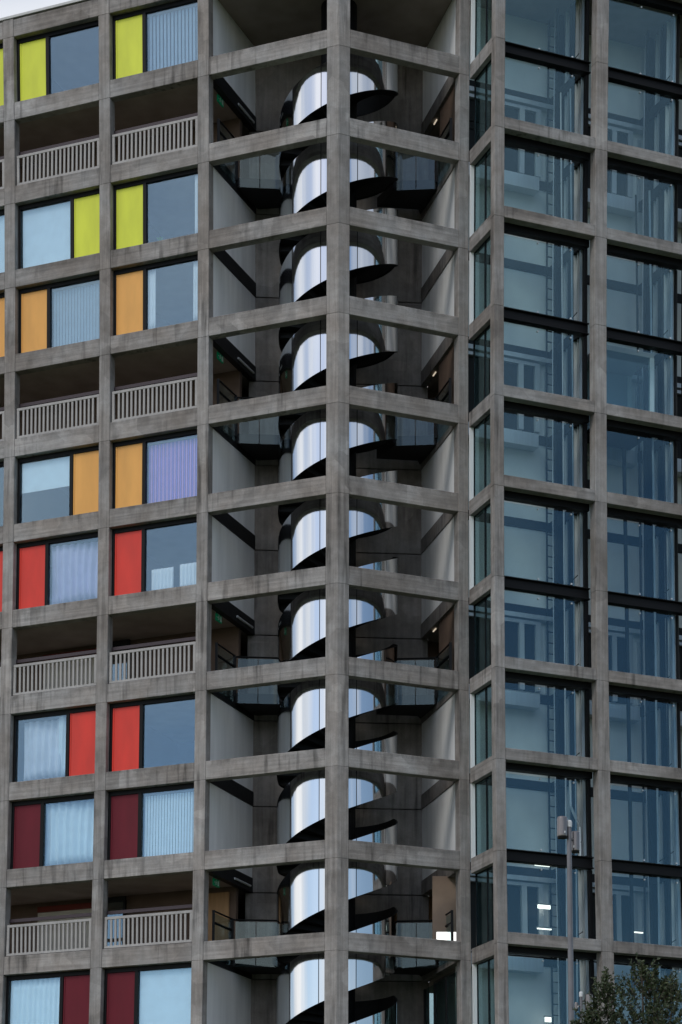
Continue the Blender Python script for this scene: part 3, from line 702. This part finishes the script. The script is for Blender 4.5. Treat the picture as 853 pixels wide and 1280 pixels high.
for px0, px1, py, h, lab in ((667, 685, 1083, .05, 'bright tube light in the lift tower just above the lamp post arms'), (670, 685, 1136, .11, 'broad bright light panel in the lift tower left of the lamp post'), (669, 686, 1162, .03, 'thin bright tube light in the lift tower just above the lowest full beam'), (677, 684, 1277, .14, 'bright light at the foot of the lift tower window left of the lamp post')):
    s0, z = on_f(px0, py, 2.4); s1, z = on_f(px1, py, 2.4); ceil_light(s0, s1, 2.4, z, lab, h)
for px0, px1, py, h, lab in ((788, 799, 1166, .03, 'thin bright tube light behind the right-hand glass above the tree'),):
    s0, z = on_f(px0, py, 2.4); s1, z = on_f(px1, py, 2.4); ceil_light(s0, s1, 2.4, z, lab, h)
# emissive panel standing in for the lobby's bright window by the lowest landing
a, q = at(546, 1165, 2.5), at(572, 1175, 2.5)
t = thing('lobby_window_glow', V(((a.x + q.x) / 2, 2.5, q.z)), 'bright white window low behind the railing right of the lowest staircase landing', 'light')
MB().prism([(a.x, 2.5), (q.x, 2.5), (q.x, 2.53), (a.x, 2.53)], q.z - .2, a.z, False).build('diffuser', M['panel_soft'], t)  # glowing sheet gives the window its brightness, not a lamp
MB().prism([(a.x - .02, 2.535), (q.x + .02, 2.535), (q.x + .02, 2.57), (a.x - .02, 2.57)], q.z - .22, a.z + .02, False).build('housing', M['white'], t)  # backing board added behind the glowing sheet
MB().prism([(a.x - .12, 2.6), (q.x + .05, 2.6), (q.x + .05, 2.66), (a.x - .12, 2.66)], lz(11) + .44, lz(10) + .04, False).build('lobby_wall', M['taupe'], lift)

# ------------------------------------------------------------------ street lamps
def street_lamp(px, ptop, Y, hs, label, heads):
    top = at(px, ptop, Y); g = gz(Y); t = thing('street_lamp', V((top.x + .05, Y, g)), label, 'street lamp', 'lamp posts in front of the building')
    bx = top.x + .06
    b = MB(); b.bar((bx, Y, g), (bx, Y, g + 1.2), .095, 12); b.bar((bx, Y, g + 1.2), (top.x, Y, top.z), .066 * hs, 12, .046 * hs); b.build('post', M['galv'], t)
    MB().lathe((top.x, Y, top.z), [(.058 * hs, 0), (.06 * hs, .10), (.045 * hs, .13)], 12).build('photocell', M['tube'], t)
    for dx, dy, dz, r, h in heads:
        c = V((top.x + dx, Y + dy, top.z + dz))
        o = MB().lathe(c, [(r * .90, 0), (r * .98, .012), (r, .035), (r, h - .04), (r * .97, h - .015), (r * .88, h)], 24).build('lamp_head', M['lampshell'], t, smooth=False)
        MB().lathe(c, [(r * .9, -.03), (r * .96, -.002)], 20).build('lens', M['black'], o)
        MB().bar(c + V((-dx * .3 - .0, -r - .01, .05)), c + V((-dx * .3, -r - .01, .09)), .012, 6).build('catch', M['tube'], o)
        MB().bar(V((top.x, Y, c.z + h * .55)), c + V((0, 0, h * .55)), .03 * hs, 8).build('arm', M['galv'], t)
street_lamp(711.5, 1034, -23, 1.0, 'tall grey street lamp with two cylindrical heads in front of the lift tower', [(-.135, -.05, -.20, .100, .385), (.135, .12, -.44, .084, .38)])
street_lamp(726.5, 1246, -8, .8, 'shorter street lamp with small heads half hidden behind the tree', [(-.12, 0, -.33, .05, .18), (.20, 0, -.30, .10, .36)])

# ------------------------------------------------------------------ tree
TY = -28.0; gx = at(806, 1280, TY).x; tg = gz(TY)
tree = thing('evergreen_tree', V((gx, TY, tg)), 'dark evergreen tree with small olive leaves at the lower right corner', 'tree')
rnd = random.Random(11)
b = MB(); b.bar((gx, TY, tg - .1), (gx + .05, TY, tg + 1.6), .13, 10, .09)
lobes = [(at(803, 1202, TY), .62), (at(757, 1216, TY), .30), (at(842, 1226, TY), .62), (at(738, 1264, TY), .26), (at(818, 1216, TY), .5), (at(722, 1278, TY), .2)]
limbs = []
for tip, _ in lobes:
    p = V((gx + .05, TY, tg + 1.5)); q = lerp(p, tip - V((0, 0, .5)), .5) + V((rnd.uniform(-.1, .1), rnd.uniform(-.2, .2), 0)); b.bar(p, q, .06, 7, .04); b.bar(q, tip - V((0, 0, .25)), .04, 6, .008); limbs.append((q, tip))
b.build('trunk', M['bark'], tree)
v, f, tone = [], [], []; tw = MB()
def shoot(p, d, L_, n, tn):
    d = d.normalized(); e = p + d * L_; tw.bar(p, e, .006, 4, .002)
    for i in range(n):
        k = rnd.uniform(.12, 1.0); c = p + d * L_ * k
        a = d.orthogonal().normalized(); a.rotate(Matrix.Rotation(rnd.uniform(0, 2 * PI), 3, d)); ld = (d * rnd.uniform(.3, 1.0) + a * rnd.uniform(.6, 1.1)).normalized()
        ll = rnd.uniform(.045, .085) * (1.15 - .3 * k); w = ld.cross(V((rnd.uniform(-1, 1), rnd.uniform(-1, 1), rnd.uniform(-.3, 1)))).normalized() * ll * .24
        m_ = c + ld * ll * .45 + ld.cross(w).normalized() * ll * .06; j = len(v); v.extend([c, m_ + w, c + ld * ll, m_ - w]); f.append((j, j + 1, j + 2, j + 3)); tone.append(max(0, min(1, tn + rnd.uniform(-.25, .3))))
for i in range(1000):
    # points spread through a lumpy crown: pick a limb, go round it
    tip, rad = rnd.choice(lobes); kz = rnd.random() ** .8; depth = 1.75
    c = tip + V((0, 0, -.18 - kz * depth)); rr = rad * (.28 + .95 * min(1, kz * 1.5)) 
    a = rnd.uniform(0, 2 * PI); q = math.sqrt(rnd.random()); p = c + V((math.cos(a) * rr * q, math.sin(a) * rr * q * 1.1, rnd.uniform(-.1, .1)))
    d = V((math.cos(a) * q * .8, math.sin(a) * q * .8, rnd.uniform(.45, 1.2)))
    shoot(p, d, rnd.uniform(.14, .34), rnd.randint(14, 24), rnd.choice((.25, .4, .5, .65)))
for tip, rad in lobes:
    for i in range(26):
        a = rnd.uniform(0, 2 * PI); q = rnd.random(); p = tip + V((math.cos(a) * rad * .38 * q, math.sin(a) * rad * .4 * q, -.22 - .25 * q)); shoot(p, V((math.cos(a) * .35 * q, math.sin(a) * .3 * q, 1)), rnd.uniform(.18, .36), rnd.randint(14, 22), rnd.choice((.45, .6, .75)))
me = bpy.data.meshes.new('crown'); bb = base_of(tree); me.from_pydata([p - bb for p in v], [], f); me.materials.append(M['leaf'])
at_ = me.attributes.new('tone', 'FLOAT', 'FACE'); at_.data.foreach_set('value', tone)
cr_ = bpy.data.objects.new('crown', me); COL.objects.link(cr_); cr_.parent = tree
tw.build('twigs', M['bark'], tree)
